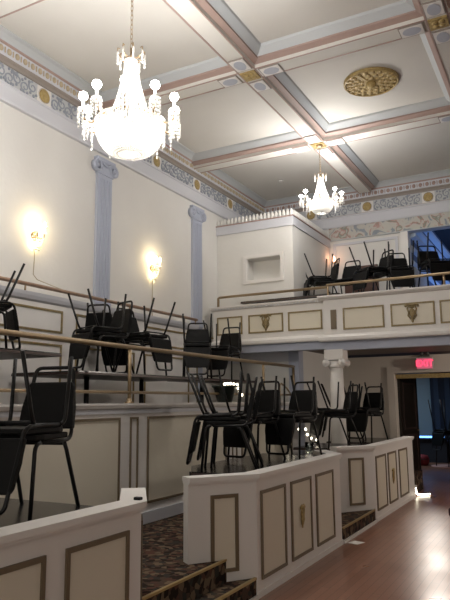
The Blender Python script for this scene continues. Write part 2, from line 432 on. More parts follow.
def sconce(y, z, label, cable):
    t = thing('wall_sconce', label, 'wall lamp', (XW, y, z))
    MB().lathe([(0, 0), (.05, 0), (.06, .01), (.03, .03), (0, .04)], c=(0, 0, -.02), n=16, axis='x').build('backplate', 'brass', t)
    for s in (-1, 1):
        a = MB().tube([(.03, 0, -.03), (.07, s*.03, -.06), (.11, s*.055, -.04), (.115, s*.055, 0)], .007, 6).build('arm', 'brass', t)
        MB().lathe([(0, 0), (.03, .005), (.035, .015), (0, .015)], c=(.115, s*.055, 0), n=12).build('drip_pan', 'crystal', a)
        MB().tube([(.115, s*.055, .01), (.115, s*.055, .08)], .009, 8).build('candle', 'candle', a)
        MB().lathe([(.004, 0), (.017, .015), (.021, .032), (.013, .055), (.001, .078)], c=(.115, s*.055, .08), n=12).build('flame_bulb', 'sbulb', a)
    d = MB()
    for k in range(9):
        an = PI*k/8 - PI/2
        for q in range(6):
            d.ball((.06 + .06*math.cos(an)*(1-q*.13), .085*math.sin(an)*(1-q*.13), -.05-.03*q), .011, u=6, v=4)
    d.build('crystal_drops', 'crystal', t)
    MB().lathe([(.004, 0), (.02, .015), (.024, .035), (.014, .06), (.001, .08)], c=(.05, 0, -.16), n=12).build('lower_bulb', 'sbulb', t)
    MB().tube([(.012, 0, -.05), (.01, .01, -.3), (.012, .0, z*0-.5)] + cable, .006, 5).build('cord', 'cord', t)
    return t
sconce(5.46, 3.66, 'lit crystal wall sconce left of the first pilaster', [(.03, .05, -.56), (.1, .14, -.60), (.13, .4, -.645)])
sconce(7.97, 3.72, 'lit crystal wall sconce right of the first pilaster', [(.012, 0, -.7), (.02, 0, -.8)])

# ------------------------------------------------------------------ tiers, steps
struct(MB().box(-4.2, -2.74, YF, 10.2, 0, .335).box(-2.74, -2.55, YF, 7.1, 0, .335).box(-2.74, -2.55, 8.85, 10.2, 0, .335).box(-2.55, -2.45, YF, 3.34, 0, .335).box(-2.55, -2.45, 5.2, 7.1, 0, .335).box(-2.55, -2.45, 8.85, 10.2, 0, .335).box(-4.06, -2.45, 10.2, YB, 0, .335).build('floor_tier', 'carpet'))
def step(y0, y1, label, d=.165):
    t = thing('carpeted_step', label, 'step', (XP, y0, 0))
    L = y1 - y0
    MB().box(-d, 0, 0, L, 0, .165).build('tread', 'carpet', t)
    MB().box(-.02, .006, 0, L, .155, .172).build('nosing', 'nosing', t)
    MB().box(-d-.025, -d, 0, L, .325, .342).build('upper_nosing', 'nosing', t)
    MB().box(0, .02, 0, L, 0, .035).build('base_strip', 'white', t)
step(3.36, 4.92, 'carpeted step with brass nosing between the near and middle parapets')
step(7.22, 8.6, 'carpeted step with brass nosing between the middle and far parapets', .355)
# upper tier
struct(MB().box(XW, -4.17, YF, 10.2, .0, 1.19).build('floor_upper_tier', 'carpet'))
up = thing('upper_tier_parapet', 'long white panelled parapet wall of the raised tier behind the front parapets', 'parapet', (XT, 0, .335))
MB().box(-.1, 0, YF, 10.18, 0, 1.2).build('wall_panel', 'white', up)
MB().extrude([(-.14, 1.2), (0, 1.2), (.025, 1.215), (.035, 1.245), (.035, 1.265), (-.16, 1.265)], 'y', YF, 10.18).build('cap', 'white', up)
MB().box(0, .025, YF, 10.18, 0, .12).build('baseboard', 'lav', up)
MB().box(0, .012, YF, 10.18, 1.16, 1.2).build('cap_moulding', 'lav', up)
spans = []
a = 5.73
spans += [(5.73, 7.55), (8.0, 9.85), (3.43, 5.25), (1.15, 2.95), (-1.2, .7)]
for (p, q) in spans:
    MB().box(.0, .004, p+.02, q-.02, .22, 1.10).build('cream_panel', 'creampanel', up)
    frame_x(MB(), 0, p, q, .20, 1.12, .025, .014).build('bronze_frame', 'darkgold', up)
for yy in (5.42, 7.72, 3.12, .86):
    frame_x(MB(), 0, yy, yy+.14, .20, 1.12, .02, .014).build('bronze_frame', 'darkgold', up)

# brass railing on the upper tier
br = thing('brass_railing', 'brass two-rail railing along the top of the raised tier parapet', 'railing', (-4.12, 0, 1.6))
MB().tube([(0, YF, .60), (0, 10.14, .60)], .026, 10).build('top_rail', 'brass', br)
MB().tube([(0, YF, .115), (0, 10.14, .115)], .016, 8).build('lower_rail', 'brass', br)
for yy in (10.12, 8.89, 5.47, 2.05, -1.4):
    p = MB().tube([(0, yy, 0), (0, yy, .6)], .02, 10).build('post', 'brass', br)
    MB().lathe([(.05, 0), (.05, .012), (.03, .02), (.03, .05), (.02, .05)], c=(0, yy, 0), n=14).build('post_flange', 'brass', p)
MB().tube([(.03, 9.45, 0), (.03, 9.45, .26), (.03, 9.5, .3), (.03, 9.75, .22), (.03, 9.95, .10)], .014, 8).build('hand_rail', 'brass', br)

# ------------------------------------------------------------------ front parapets (boxes)
def emblem(mb, sc_=1.0):
    """gilt crest: shield, crown scroll and ribbon tails; built facing +x at the origin"""
    mb.ball((0, 0, 0), .045*sc_, sx=.3, sy=.75, sz=1.2, u=10, v=8)
    mb.ball((0, 0, .07*sc_), .03*sc_, sx=.35, sy=1.0, sz=.7, u=8, v=6)
    mb.ball((0, 0, -.075*sc_), .028*sc_, sx=.3, sy=.6, sz=1.3, u=8, v=6)
    mb.tube([(.004, -.075*sc_, .075*sc_), (.008, -.04*sc_, .095*sc_), (.01, 0, .085*sc_), (.008, .04*sc_, .095*sc_), (.004, .075*sc_, .075*sc_)], .013*sc_, 6)
    for s in (-1, 1):
        mb.tube([(0, 0, .055*sc_), (.008, s*.035*sc_, .075*sc_), (.006, s*.05*sc_, .045*sc_), (.005, s*.035*sc_, .0), (.005, s*.045*sc_, -.03*sc_), (0, s*.012*sc_, -.075*sc_)], .009*sc_, 6)
    return mb
def parapet(y0, y1, label, splay0, splay1, panels, crest, origin_y):
    t = thing('panelled_parapet', label, 'parapet', (XP, origin_y, 0))
    Y = lambda y: y - origin_y
    outer = []
    # centre line footprint: a folded wall of thickness .1
    pts = []
    if splay0: pts.append((-.37, Y(y0)-.5))
    pts += [(0, Y(y0)), (0, Y(y1))]
    if splay1: pts.append((-.37, Y(y1)+.5))
    def off(d):
        # offset polyline inwards (towards -x) by d
        res = []
        for i, p in enumerate(pts):
            ns = []
            for j in (i-1, i):
                if 0 <= j < len(pts)-1:
                    a, b = Vector(pts[j]), Vector(pts[j+1]); e = (b-a).normalized(); ns.append(Vector((-e.y, e.x)))
            n = sum(ns, Vector((0, 0))); n.normalize(); k = d / max(.5, n.dot(ns[0]))
            res.append((p[0] + n.x*k, p[1] + n.y*k))
        return res
    def band(d0, d1, z0, z1): return MB().prism(off(d0) + list(reversed(off(d1))), z0, z1)
    band(0, .10, 0, .95).build('wall_panel', 'white', t)
    c = band(-.035, .135, .965, 1.0); c2 = band(-.02, .12, .945, .965)
    c.build('cap', 'white', t); c2.build('cap_moulding', 'white', t)
    band(-.012, 0, 0, .05).build('baseboard', 'white', t)
    for (p, q) in panels:
        MB().box(.0, .004, Y(p)+.02, Y(q)-.02, .15, .83).build('cream_panel', 'creampanel', t)
        frame_x(MB(), 0, Y(p), Y(q), .13, .85, .028, .014).build('bronze_frame', 'darkgold', t)
    if crest is not None:
        emblem(MB()).xf(Matrix.Translation((.014, Y(crest), .5)) @ Matrix.Diagonal((1, .6, 1.05, 1))).build('gilt_crest', 'goldb', t)
    for s, e in ((splay0, 0), (splay1, 1)):
        if not s: continue
        a, b = (Vector(pts[0]), Vector(pts[1])) if e == 0 else (Vector(pts[-2]), Vector(pts[-1]))
        d = (b-a); L = d.length; ang = math.atan2(d.y, d.x) - PI/2
        mtx = Matrix.Translation((a.x, a.y, 0)) @ Matrix.Rotation(ang, 4, 'Z')
        m0, m1 = L/2 - .125, L/2 + .125
        if e == 0: m0 += .01; m1 += .01
        MB().box(0, .004, m0+.02, m1-.02, .26, .83).xf(mtx).build('cream_panel', 'creampanel', t)
        frame_x(MB(), 0, m0, m1, .24, .85, .03, .014).xf(mtx).build('bronze_frame', 'darkgold', t)
    return t
par1 = parapet(-.6, 3.3, 'nearest white panelled parapet at the lower left', False, True, [(2.63, 3.17), (1.93, 2.48), (1.2, 1.78), (.5, 1.06)], None, 1.35)
par2 = parapet(4.95, 7.18, 'middle white panelled parapet with gilt crest on its centre panel', True, True, [(5.02, 5.56), (5.69, 6.23), (6.37, 6.92)], 5.95, 6.06)
par3 = parapet(8.65, 11.1, 'farthest white panelled parapet near the dark doorway', True, False, [(8.72, 9.26), (9.38, 9.88), (10.06, 10.63)], 9.63, 9.88)
tag(MB().box(-2.45, -2.40, 3.31, 3.345, 1.0, 1.018).bevel(.005).build('black_clip', 'black'), 'small black object left on the end cap of the nearest parapet', 'clip')

# ------------------------------------------------------------------ balcony
bal = thing('balcony', 'white panelled balcony across the back wall with gilt frames and crests', 'balcony', (-3.3, 9.6, 2.5))
ox, oy, oz = -3.3, 9.6, 2.5
YL, YR = 9.66, 9.5
def B(mb): return mb.xf(Matrix.Translation((-ox, -oy, -oz)))
B(MB().box(-5.44, -3.32, YL, YL+.1, 2.64, 3.20).box(-3.24, XR, YR, YR+.1, 2.60, 3.20).box(-3.32, -3.24, YR, YL+.099, 2.60, 3.2).box(-5.44, -5.34, YL+.1, 10.08, 2.64, 3.20)).build('fascia', 'white', bal)
cp = [(0, 3.20), (-.03, 3.21), (-.06, 3.235), (-.07, 3.25), (-.07, 3.27), (.14, 3.27), (.14, 3.20)]
B(MB().extrude([(YL+p, z) for p, z in cp], 'x', -5.47, -3.36).extrude([(YR+p, z) for p, z in cp], 'x', -3.40, XR)).build('cap', 'white', bal)
bt = [(0.05, 2.54), (-.05, 2.54), (-.06, 2.56), (-.06, 2.60), (-.03, 2.63), (0, 2.645), (.05, 2.645)]
B(MB().extrude([(YL+p, z+.03) for p, z in bt], 'x', -5.45, -3.38).extrude([(YR+p, z) for p, z in bt], 'x', -3.40, XR)).build('bottom_moulding', 'white', bal)
dn = MB()
x = -5.38
while x < -3.4: dn.box(x, x+.03, YL-.055, YL-.0, 3.215, 3.235); x += .06
B(dn).build('dentils', 'lav', bal)
B(MB().box(-5.38, -3.32, YL+.02, YL+.2, 2.44, 2.57).box(-3.32, XR, YR+.05, YR+.2, 2.40, 2.54)).build('soffit_beam', 'blue', bal)
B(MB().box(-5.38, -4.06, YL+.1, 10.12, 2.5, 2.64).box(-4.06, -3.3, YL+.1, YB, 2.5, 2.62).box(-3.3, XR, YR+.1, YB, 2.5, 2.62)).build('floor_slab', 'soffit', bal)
for (p, q) in ((-5.36, -4.86), (-4.74, -4.09), (-4.0, -3.40)):
    B(MB().box(p+.02, q-.02, YL-.004, YL, 2.78, 3.07)).build('cream_panel', 'creampanel', bal)
    B(frame_y(MB(), YL, p, q, 2.765, 3.085, .025, .016)).build('gilt_panel_frame', 'gold', bal)
k = 0
for x0 in [-3.0, -2.25, -1.53, -.79, -.05, .69, 1.43, 2.17, 2.91]:
    B(MB().box(x0+.02, x0+.63, YR-.004, YR, 2.725, 3.04)).build('cream_panel', 'creampanel', bal)
    B(frame_y(MB(), YR, x0, x0+.65, 2.71, 3.055, .025, .016)).build('gilt_panel_frame', 'gold', bal)
B(MB().box(-3.20, -3.11, YR-.02, YR, 2.73, 3.04)).build('carved_strip', 'darkgold', bal)
for (ex, ey, ez) in ((-4.41, YL, 2.945), (-1.93, YR, 2.90), (-.45, YR, 2.90)):
    B(emblem(MB(), 1.35).xf(Matrix.Translation((ex, ey-.012, ez)) @ Matrix.Rotation(-PI/2, 4, 'Z'))).build('gilt_crest', 'gold', bal)
# balcony rail
r2 = thing('balcony_railing', 'brass single railing on top of the white balcony', 'railing', (-3.3, 9.6, 3.27))
def R(mb): return mb.xf(Matrix.Translation((3.3, -9.6, -3.27)))
R(MB().tube([(-5.36, YL+.04, 3.29), (-5.36, YL+.04, 3.44), (-5.33, YL+.04, 3.455), (-3.3, YL+.04, 3.455), (-3.27, YR+.04, 3.455), (XR, YR+.04, 3.455)], .023, 8)).build('top_rail', 'brass', r2)
for px, py in ((-5.36, YL+.04), (-3.25, YR+.04), (-1.45, YR+.04), (.3, YR+.04), (2.1, YR+.04)):
    p = R(MB().tube([(px, py, 3.27), (px, py, 3.45)], .017, 8)).build('post', 'brass', r2)
    R(MB().lathe([(.04, 0), (.04, .012), (.02, .02)], c=(px, py, 3.27), n=12)).build('post_flange', 'brass', p)

# column under the balcony
cl = thing('ionic_column', 'white ionic column holding up the balcony behind the far parapet', 'column', (-3.18, 9.62, .335))
MB().lathe([(.17, 0), (.17, .06), (.15, .08), (.16, .11), (.135, .15)], n=28).build('base', 'white', cl)
sh = MB(); n = 40
prof = [(.12, .15), (.122, .7), (.113, 1.3), (.102, 1.78)]
sh.lathe(prof, n=n)
for i, v in enumerate(sh.bm.verts):
    if (i % n) % 2 == 0: v.co.x *= .95; v.co.y *= .95
sh.build('fluted_shaft', 'white', cl)
cap = MB().lathe([(.102, 1.78), (.122, 1.80), (.122, 1.83), (.11, 1.84), (.13, 1.9)], n=24)
cap.box(-.15, .15, -.14, .14, 1.91, 1.95); cap.build('capital', 'white', cl)
for sx in (-1, 1):
    MB().lathe([(0, -.14), (.058, -.14), (.066, -.12), (.048, 0), (.066, .12), (.058, .14), (0, .14)], c=(sx*.128, 0, 1.865), n=20, axis='y').build('volute', 'white', cl)
    MB().lathe([(.0, -.152), (.022, -.152), (.022, .152), (0, .152)], c=(sx*.128, 0, 1.865), n=12, axis='y').build('volute_eye', 'white', cl)
MB().box(-.15, .15, -.13, .13, 1.95, 2.075).build('impost_block', 'white', cl)

# booth on the balcony's left
bo = thing('balcony_booth', 'white plastered booth with framed niche at the left end of the balcony', 'booth', (-4.83, 10.1, 2.64))
def K(mb): return mb.xf(Matrix.Translation((4.83, -10.1, -2.64)))
bx0, bx1, by = XW+.002, -4.06, 10.1
w = MB().box(bx0, -4.97, by, by+.1, 2.64, 4.72).box(-4.31, bx1, by, by+.1, 2.64, 4.72).box(-4.97, -4.31, by, by+.1, 2.64, 3.80).box(-4.97, -4.31, by, by+.1, 4.19, 4.72)
w.box(-4.97, -4.31, by+.26, by+.3, 3.78, 4.21).box(-5.0, -4.97, by+.1, by+.3, 3.77, 4.22).box(-4.31, -4.28, by+.1, by+.3, 3.77, 4.22).box(-4.97, -4.31, by+.1, by+.3, 3.77, 3.80).box(-4.97, -4.31, by+.1, by+.3, 4.19, 4.22)
w.box(bx1-.1, bx1, by+.1, YB-.05, 2.64, 4.72)
K(w).build('plaster_wall', 'wall', bo)
K(frame_y(MB(), by, -5.04, -4.24, 3.73, 4.26, .06, .025)).build('niche_frame', 'white', bo)
K(MB().box(bx0, bx1+.03, by-.03, by+.1, 4.72, 4.88).box(bx1-.1, bx1+.03, by+.1, YB-.05, 4.72, 4.88)).build('band', 'lav', bo)
K(MB().box(bx0, bx1+.05, by-.05, by+.1, 4.88, 4.90).box(bx1-.1, bx1+.05, by+.1, YB-.05, 4.88, 4.90)).build('ledge', 'pink', bo)
cb = MB()
x = bx0 + .03
while x < bx1 + .03:
    cb.lathe([(.0, 4.9), (.034, 4.9), (.036, 4.95), (.03, 4.99), (.012, 5.03), (0, 5.035)], c=(x, by, 0), n=8); x += .075
y = by + .1
while y < YB - .15:
    cb.lathe([(.0, 4.9), (.034, 4.9), (.036, 4.95), (.03, 4.99), (.012, 5.03), (0, 5.035)], c=(bx1, y, 0), n=8); y += .075
K(cb).build('crest_moulding', 'wall', bo)
K(MB().box(bx0, bx1-.1, by+.1, YB-.05, 4.70, 4.72)).build('roof', 'white', bo)
# wall below the booth
lw = struct(MB().box(XW, -4.06, 10.2, 10.3, 0, 2.5).box(-4.16, -4.06, 10.3, YB, 0, 2.5).build('wall_recess', 'wall'))
MB().box(-4.22, -4.03, 10.16, 10.2, .335, 2.5).box(-4.06, -4.03, 10.2, 10.36, .335, 2.5).build('corner_pilaster', 'blue', lw)
MB().box(XW, -4.22, 10.17, 10.2, 2.30, 2.5).build('picture_moulding', 'lav', lw)

# balcony door, lamp, vent on the back wall
d2 = struct(MB().box(-3.76, -3.08, YB-.05, YB, 2.62, 4.28).build('door_2', 'redwood'))
MB().box(-3.70, -3.44, YB-.06, YB-.05, 2.75, 3.5).box(-3.38, -3.14, YB-.06, YB-.05, 2.75, 3.5).box(-3.70, -3.44, YB-.06, YB-.05, 3.6, 4.2).box(-3.38, -3.14, YB-.06, YB-.05, 3.6, 4.2).build('door_panels', 'redwood', d2)
t = thing('balcony_wall_lamp', 'small orange glowing wall lamp on the balcony beside the booth', 'wall lamp', (-3.95, YB, 4.43))
MB().lathe([(0, 0), (.05, 0), (.03, -.03), (0, -.035)], n=14, axis='y').build('backplate', 'brass', t)
MB().tube([(0, -.02, -.02), (0, -.08, -.05), (0, -.1, -.02)], .008, 6).build('arm', 'brass', t)
MB().lathe([(.004, 0), (.03, .02), (.036, .05), (.02, .1), (.001, .13)], c=(0, -.1, -.02), n=12).build('bulb', 'lampglow', t)

# ------------------------------------------------------------------ doorway, exit sign, rooms beyond
dc = struct(MB().box(-3.0, -2.87, YB-.04, YB, 0, 2.12).box(-3.0, -.68, YB-.04, YB, 2.12, 2.24).box(-.80, -.68, YB-.04, YB, 0, 2.12).build('trim_12', 'wallund'))
dl_ = thing('open_door', 'dark wooden door leaf standing open at the exit doorway', 'door', (-2.872, YB+.19, 0), math.radians(-10))
MB().box(0, .05, 0, .86, .01, 2.09).build('leaf', 'doorwood', dl_)
for z0, z1 in ((.15, .95), (1.05, 1.95)):
    frame_x(MB(), .05, .12, .74, z0, z1, .03, .012).build('panel_moulding', 'edge', dl_)
MB().tube([(.05, .78, 1.02), (.09, .78, 1.02), (.09, .70, 1.02)], .012, 8).build('door_handle', 'brass', dl_)
tag(MB().box(-2.86, -.81, YB+.06, YB+.12, 2.02, 2.10).build('gilt_valance', 'goldb'), 'narrow gilt valance across the top of the exit doorway', 'valance')
es = thing('exit_sign', 'glowing red exit sign on the wall above the doorway', 'sign', (-2.27, YB-.12, 2.28))
MB().box(-.15, .15, -.03, .03, -.105, .105).bevel(.006).build('housing', 'exb', es)
MB().box(-.138, .138, -.034, -.03, -.094, .094).build('face', 'ex', es)
MB().box(-.03, .03, .03, .12, .02, .08).build('bracket', 'exb', es)
cu = bpy.data.curves.new('exit_text', 'FONT'); cu.body = 'EXIT'; cu.size = .155; cu.align_x = 'CENTER'; cu.align_y = 'CENTER'; cu.extrude = .003; cu.offset = .003
tmp = bpy.data.objects.new('exit_text', cu); COL.objects.link(tmp)
dg = bpy.context.evaluated_depsgraph_get(); me = bpy.data.meshes.new_from_object(tmp.evaluated_get(dg))
bpy.data.objects.remove(tmp); me.materials.clear(); me.materials.append(M['exl'])
lt = bpy.data.objects.new('letters', me); COL.objects.link(lt); lt.parent = es; lt.location = (0, -.037, 0); lt.rotation_euler = (PI/2, 0, 0)
el = thing('emergency_light', 'small dark two-headed emergency light above the exit sign', 'lamp', (-2.27, YB-.02, 2.44))
MB().box(-.08, .08, -.05, .0, -.03, .03).build('case', 'vent', el)
for s in (-1, 1): MB().lathe([(.0, -.09), (.03, -.09), (.028, -.05), (.012, -.03), (0, -.03)], c=(s*.05, 0, .03), n=12, axis='y').build('lamp_head', 'vent', el)

# lower room beyond the doorway
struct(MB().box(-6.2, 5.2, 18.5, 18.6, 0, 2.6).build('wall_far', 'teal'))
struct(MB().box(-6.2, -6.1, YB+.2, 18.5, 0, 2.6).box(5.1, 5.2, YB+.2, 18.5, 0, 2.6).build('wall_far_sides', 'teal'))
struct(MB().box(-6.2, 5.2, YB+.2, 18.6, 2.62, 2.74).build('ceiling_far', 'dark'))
dr = MB(); pts = []
for k in range(41): pts.append((-3.35 + .075*k, 18.3 + .05*math.sin(k*1.6)))
dr.prism(pts + [(p[0], p[1]+.04) for p in reversed(pts)], .05, 2.5)
tag(dr.build('navy_curtain', 'curtain'), 'dark navy curtain hanging on the far room wall behind the stools', 'curtain')
cn = thing('bar_counter', 'low dark counter with a blue glow in the far room', 'counter', (-3.75, 17.6, 0))
MB().box(-.9, .9, -.25, .25, 0, .58).build('body', 'dark', cn); MB().box(-.95, .95, -.3, .3, .58, .63).build('top', 'lam', cn)
MB().tube([(-.8, -.2, .65), (-.2, -.22, .66), (.3, -.2, .65), (.85, -.2, .66)], .022, 8).build('blue_light_strip', 'blueglow', cn)
pu = thing('red_pouf', 'small red pouf on the far room floor near the open door', 'pouf', (-3.35, 16.6, 0))
MB().lathe([(.0, .0), (.15, 0), (.18, .06), (.19, .15), (.15, .24), (0, .26)], n=20).build('cushion', 'red', pu); MB().lathe([(.185, .14), (.195, .15), (.185, .16)], n=20).build('piping', 'maroon', pu)
tag(MB().lathe([(0, 0), (.5, 0), (.5, .012), (0, .014)], c=(-2.6, 16.5, 0), n=32).build('round_disc', 'rosedisc'), 'round rosy disc on the floor under the stacked stools in the far room', 'mat')  # flat rosy disc laid on the floor beneath the stools

# upper room beyond the balcony opening
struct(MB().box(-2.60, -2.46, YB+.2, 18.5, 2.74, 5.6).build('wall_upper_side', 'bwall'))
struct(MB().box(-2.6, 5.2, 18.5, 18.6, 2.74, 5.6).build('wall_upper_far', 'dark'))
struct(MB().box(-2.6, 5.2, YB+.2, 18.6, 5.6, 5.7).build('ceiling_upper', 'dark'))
for i, (z, p) in enumerate(((5.25, .12), (5.0, .08), (4.78, .10), (4.5, .06), (4.22, .05))):
    struct(MB().extrude([(-2.46, z), (-2.46+p, z+.03), (-2.46+p, z+.09), (-2.46, z+.14)], 'y', YB+.2, 18.5).build('trim_%d' % (13+i), 'btrim'))
pd = MB(); pts = [(-2.42 + .02*math.sin(k*1.7), 12.4 + .06*k) for k in range(20)]
pd.prism(pts + [(p[0]-.03, p[1]) for p in reversed(pts)], 2.75, 4.2)
tag(pd.build('pale_drape', 'drape'), 'pale grey drape just inside the blue-lit balcony opening', 'drape')
sw = thing('blue_panel', 'low pale blue panel with dark bars in the room beyond the balcony', 'window', (-1.2, 17.9, 2.74))  # flat pale blue panel with dark bars, no emission of its own
MB().box(-.9, 1.6, 0, .06, .06, 1.75).build('pane', 'btrim', sw)
for k in range(6): MB().box(-.93 + .5*k, -.87 + .5*k, -.04, 0, .06, 1.77).build('upright_bar', 'dark', sw)
MB().box(-.95, 1.65, -.05, 0.06, .0, .06).build('base_bar', 'dark', sw)

# ------------------------------------------------------------------ banquet chairs
def fillet(p0, p1, p2, r, n=5):
    p0, p1, p2 = Vector(p0), Vector(p1), Vector(p2)
    a = p1 + (p0-p1).normalized()*r; b = p1 + (p2-p1).normalized()*r
    return [tuple((1-t)**2*a + 2*t*(1-t)*p1 + t*t*b) for t in [k/n for k in range(n+1)]]
def make_chair(name, label, cat, leg=.46):
    t = thing(name, label, cat)
    L = leg - .045
    s = MB().prism([(-.175, -.19), (.175, -.19), (.205, .12), (.19, .19), (.15, .215), (-.15, .215), (-.19, .19), (-.205, .12)], L+.012, L+.048)
    s.bevel(.01, 2); s.build('seat', 'vinyl', t)
    b = MB(); zz = [L+.10, L+.34]; pr = lambda z: (-.205 - (z-L)*.2)
    rows = []
    for z, hw in ((L+.065, .198), (L+.2, .186), (L+.335, .167), (L+.36, .152)):
        rows.append((z, hw))
    for fy in (0,):
        pts = [(-hw, z) for z, hw in rows] + [(hw, z) for z, hw in reversed(rows)]
        A = [b.bm.verts.new((x, pr(z)+.03, z)) for x, z in pts]; Bv = [b.bm.verts.new((x, pr(z)-.012, z)) for x, z in pts]
        b.bm.faces.new(A); b.bm.faces.new(list(reversed(Bv)))
        for i in range(len(pts)): b.bm.faces.new((A[i], A[(i+1)%len(pts)], Bv[(i+1)%len(pts)], Bv[i]))
    b.bevel(.01, 2); b.build('backrest', 'vinyl', t)
    # back frame: side rails bending up into a loop
    f = []
    zt = L+.455
    def side(sg): return [(sg*.192, .13, L)] + fillet((sg*.192, .13, L), (sg*.188, -.205, L), (sg*.138, pr(zt), zt), .07)
    top = fillet((-.188, -.205, L), (-.138, pr(zt), zt), (.138, pr(zt), zt), .045) + fillet((-.138, pr(zt), zt), (.138, pr(zt), zt), (.188, -.205, L), .045)
    MB().tube(side(-1) + top + list(reversed(side(1))), .0125, 8).build('back_frame', 'black', t)
    for sg in (-1, 1):
        MB().tube(fillet((sg*.192, .10, L), (sg*.195, .195, L), (sg*.205, .235, 0), .055) + [(sg*.205, .235, 0)], .0125, 8).build('leg', 'black', t)
        MB().tube([(sg*.186, -.12, L), (sg*.19, -.15, L-.06), (sg*.205, -.285, 0)], .0125, 8).build('leg', 'black', t)
    MB().tube([(-.192, .10, L), (.192, .10, L)], .010, 6).tube([(-.188, -.11, L-.02), (.188, -.11, L-.02)], .010, 6).build('stretcher', 'black', t)
    return t
H = .46
proto = {}
def chair(x, y, z, hx, hy, label, group, inv=False, first=[None]):
    """h = facing direction on plan; inverted chairs lie seat to seat on the upright one"""
    rz = math.atan2(hy, hx) - PI/2
    if inv:
        l = math.hypot(hx, hy); sh = .085
        loc = (x + hx/l*sh, y + hy/l*sh, z + 2*(H+.003) + .002)
        rot = (PI, 0, rz)          # flipped: legs up, back hanging in front of the upright chair's seat
    else:
        loc = (x, y, z); rot = (0, 0, rz)
    if first[0] is None:
        first[0] = make_chair('banquet_chair', label, 'chair'); o = first[0]
        o.location = loc; o.rotation_euler = rot; o['group'] = group
        return o
    return dup(first[0], loc, rot, label, group)
def pair(x, y, z, hx, hy, lu, li, group):
    a = chair(x, y, z, hx, hy, lu, group); b = chair(x, y, z, hx, hy, li, group, inv=True)
    return a, b

# ------------------------------------------------------------------ tables
def table(name, label, x0, x1, y0, y1, z, floor_z, group=None, clip=None, pedestal=False):
    cx, cy = (x0+x1)/2, (y0+y1)/2
    t = thing(name, label, 'table', (cx, cy, floor_z), 0, group)
    h = z - floor_z
    pts = [(x0-cx, y0-cy), (x1-cx, y0-cy), (x1-cx, y1-cy), (x0-cx, y1-cy)]
    if clip: pts = [(x0-cx, y0-cy+clip[1]), (x0-cx+clip[0], y0-cy)] + pts[1:]
    MB().prism(pts, h-.012, h).build('tabletop', 'lam', t)
    MB().prism([(p[0]*1.004, p[1]*1.004) for p in pts], h-.035, h-.012).build('edge_band', 'edge', t)
    ax = (y1-y0) > (x1-x0); L = (y1-y0) if ax else (x1-x0); W = (x1-x0) if ax else (y1-y0)
    for s in (-1, 1):
        if pedestal:
            P = (lambda a, b: (b, a)) if ax else (lambda a, b: (a, b))
            pu_ = P(s*L*.22, 0)
            o = MB().tube([(*pu_, h-.035), (*pu_, .03)], .03, 12).build('pedestal', 'black', t)
            MB().lathe([(0, 0), (.24, 0), (.24, .02), (.05, .05), (0, .05)], c=(*pu_, 0), n=20).build('pedestal_base', 'black', o)
            continue
        for q in (-1, 1):
            u, v = s*(L/2-.28), q*(W/2-.1)
            P = (lambda a, b, c: (b, a, c)) if ax else (lambda a, b, c: (a, b, c))
            MB().tube([P(u, v, h-.035), P(u, v, 0)], .014, 8).build('leg', 'black', t)
        MB().tube([P(u, -(W/2-.1), .12), P(u, W/2-.1, .12)], .011, 6).build('leg_brace', 'black', t)
    return t
ZT1 = .965; ZT2 = 1.94
table('banquet_table', 'black table behind the nearest parapet carrying the closest chairs', -3.75, -2.56, 1.2, 3.2, ZT1, .335)
table('banquet_table', 'black table behind the middle parapet crowded with stacked chairs', -3.42, -2.52, 5.14, 7.32, ZT1, .335, clip=(.28, .46))
table('banquet_table', 'black table behind the far parapet in front of the white column', -3.45, -2.6, 8.4, 9.42, ZT1, .335)
table('banquet_table', 'black table behind the far parapet past the white column', -3.45, -2.52, 9.8, 11.1, ZT1, .335)
table('banquet_table', 'dark table on the raised tier at the far left edge, seen edge-on', -5.42, -4.5, 2.9, 4.82, 2.11, 1.19, pedestal=True)
table('banquet_table', 'long dark table on the raised tier below the wall sconces, piled with chairs', -5.38, -4.42, 5.0, 7.45, ZT2, 1.19, pedestal=True)
table('banquet_table', 'dark table at the far end of the raised tier near the second pilaster', -5.05, -4.42, 7.6, 9.2, ZT2, 1.19, pedestal=True)
table('banquet_table', 'narrow dark table on the balcony in front of the booth', -4.95, -3.15, 9.78, 10.06, 3.36, 2.62)
table('banquet_table', 'dark table on the balcony in front of the wooden door', -3.98, -3.12, 10.3, 11.1, 3.30, 2.62)
table('banquet_table', 'dark table on the balcony left of the blue opening', -3.02, -2.2, 9.85, 10.9, 3.30, 2.62)
table('banquet_table', 'dark table on the balcony in front of the blue opening', -2.05, -1.1, 9.85, 10.9, 3.30, 2.62)

g = 'stacked chairs on the nearest table'
pair(-2.90, 2.83, ZT1, .2, -.98, 'large black chair standing upright on the nearest table, back loop uncovered', 'nearest upside-down black chair, legs up, at the left edge of the photo', g)
g = 'stacked chairs on the middle parapet table'
pair(-2.95, 5.5, ZT1, -.9, -.43, 'upright chair at the near left corner of the middle table, under legs-up chair', 'upside-down chair at the near left corner of the middle table, legs leaning left', g)
pair(-3.09, 5.93, ZT1, -.9, -.43, 'upright side-on chair behind the near left corner chair of the middle table', 'upside-down chair behind the near left corner chair of the middle table', g)
pair(-3.13, 6.5, ZT1, -.2, -.98, 'upright chair at the centre of the middle table, narrow black back raised', 'upside-down chair on the seat of the centre upright chair of the middle table', g)
pair(-2.87, 7.02, ZT1, -.15, -.99, 'upright chair at the far right end of the middle table beside glass holder', 'upside-down chair on the far right end chair of the middle table', g)
g = 'stacked chairs on the far parapet tables'
pair(-3.0, 9.0, ZT1, -.72, -.69, 'upright chair in front of the white column', 'upside-down chair in front of the white column, back hanging at left', g)
pair(-3.28, 10.28, ZT1, -.95, -.3, 'side-on upright chair just right of the white column', 'upside-down chair just right of the white column, legs spread', g)
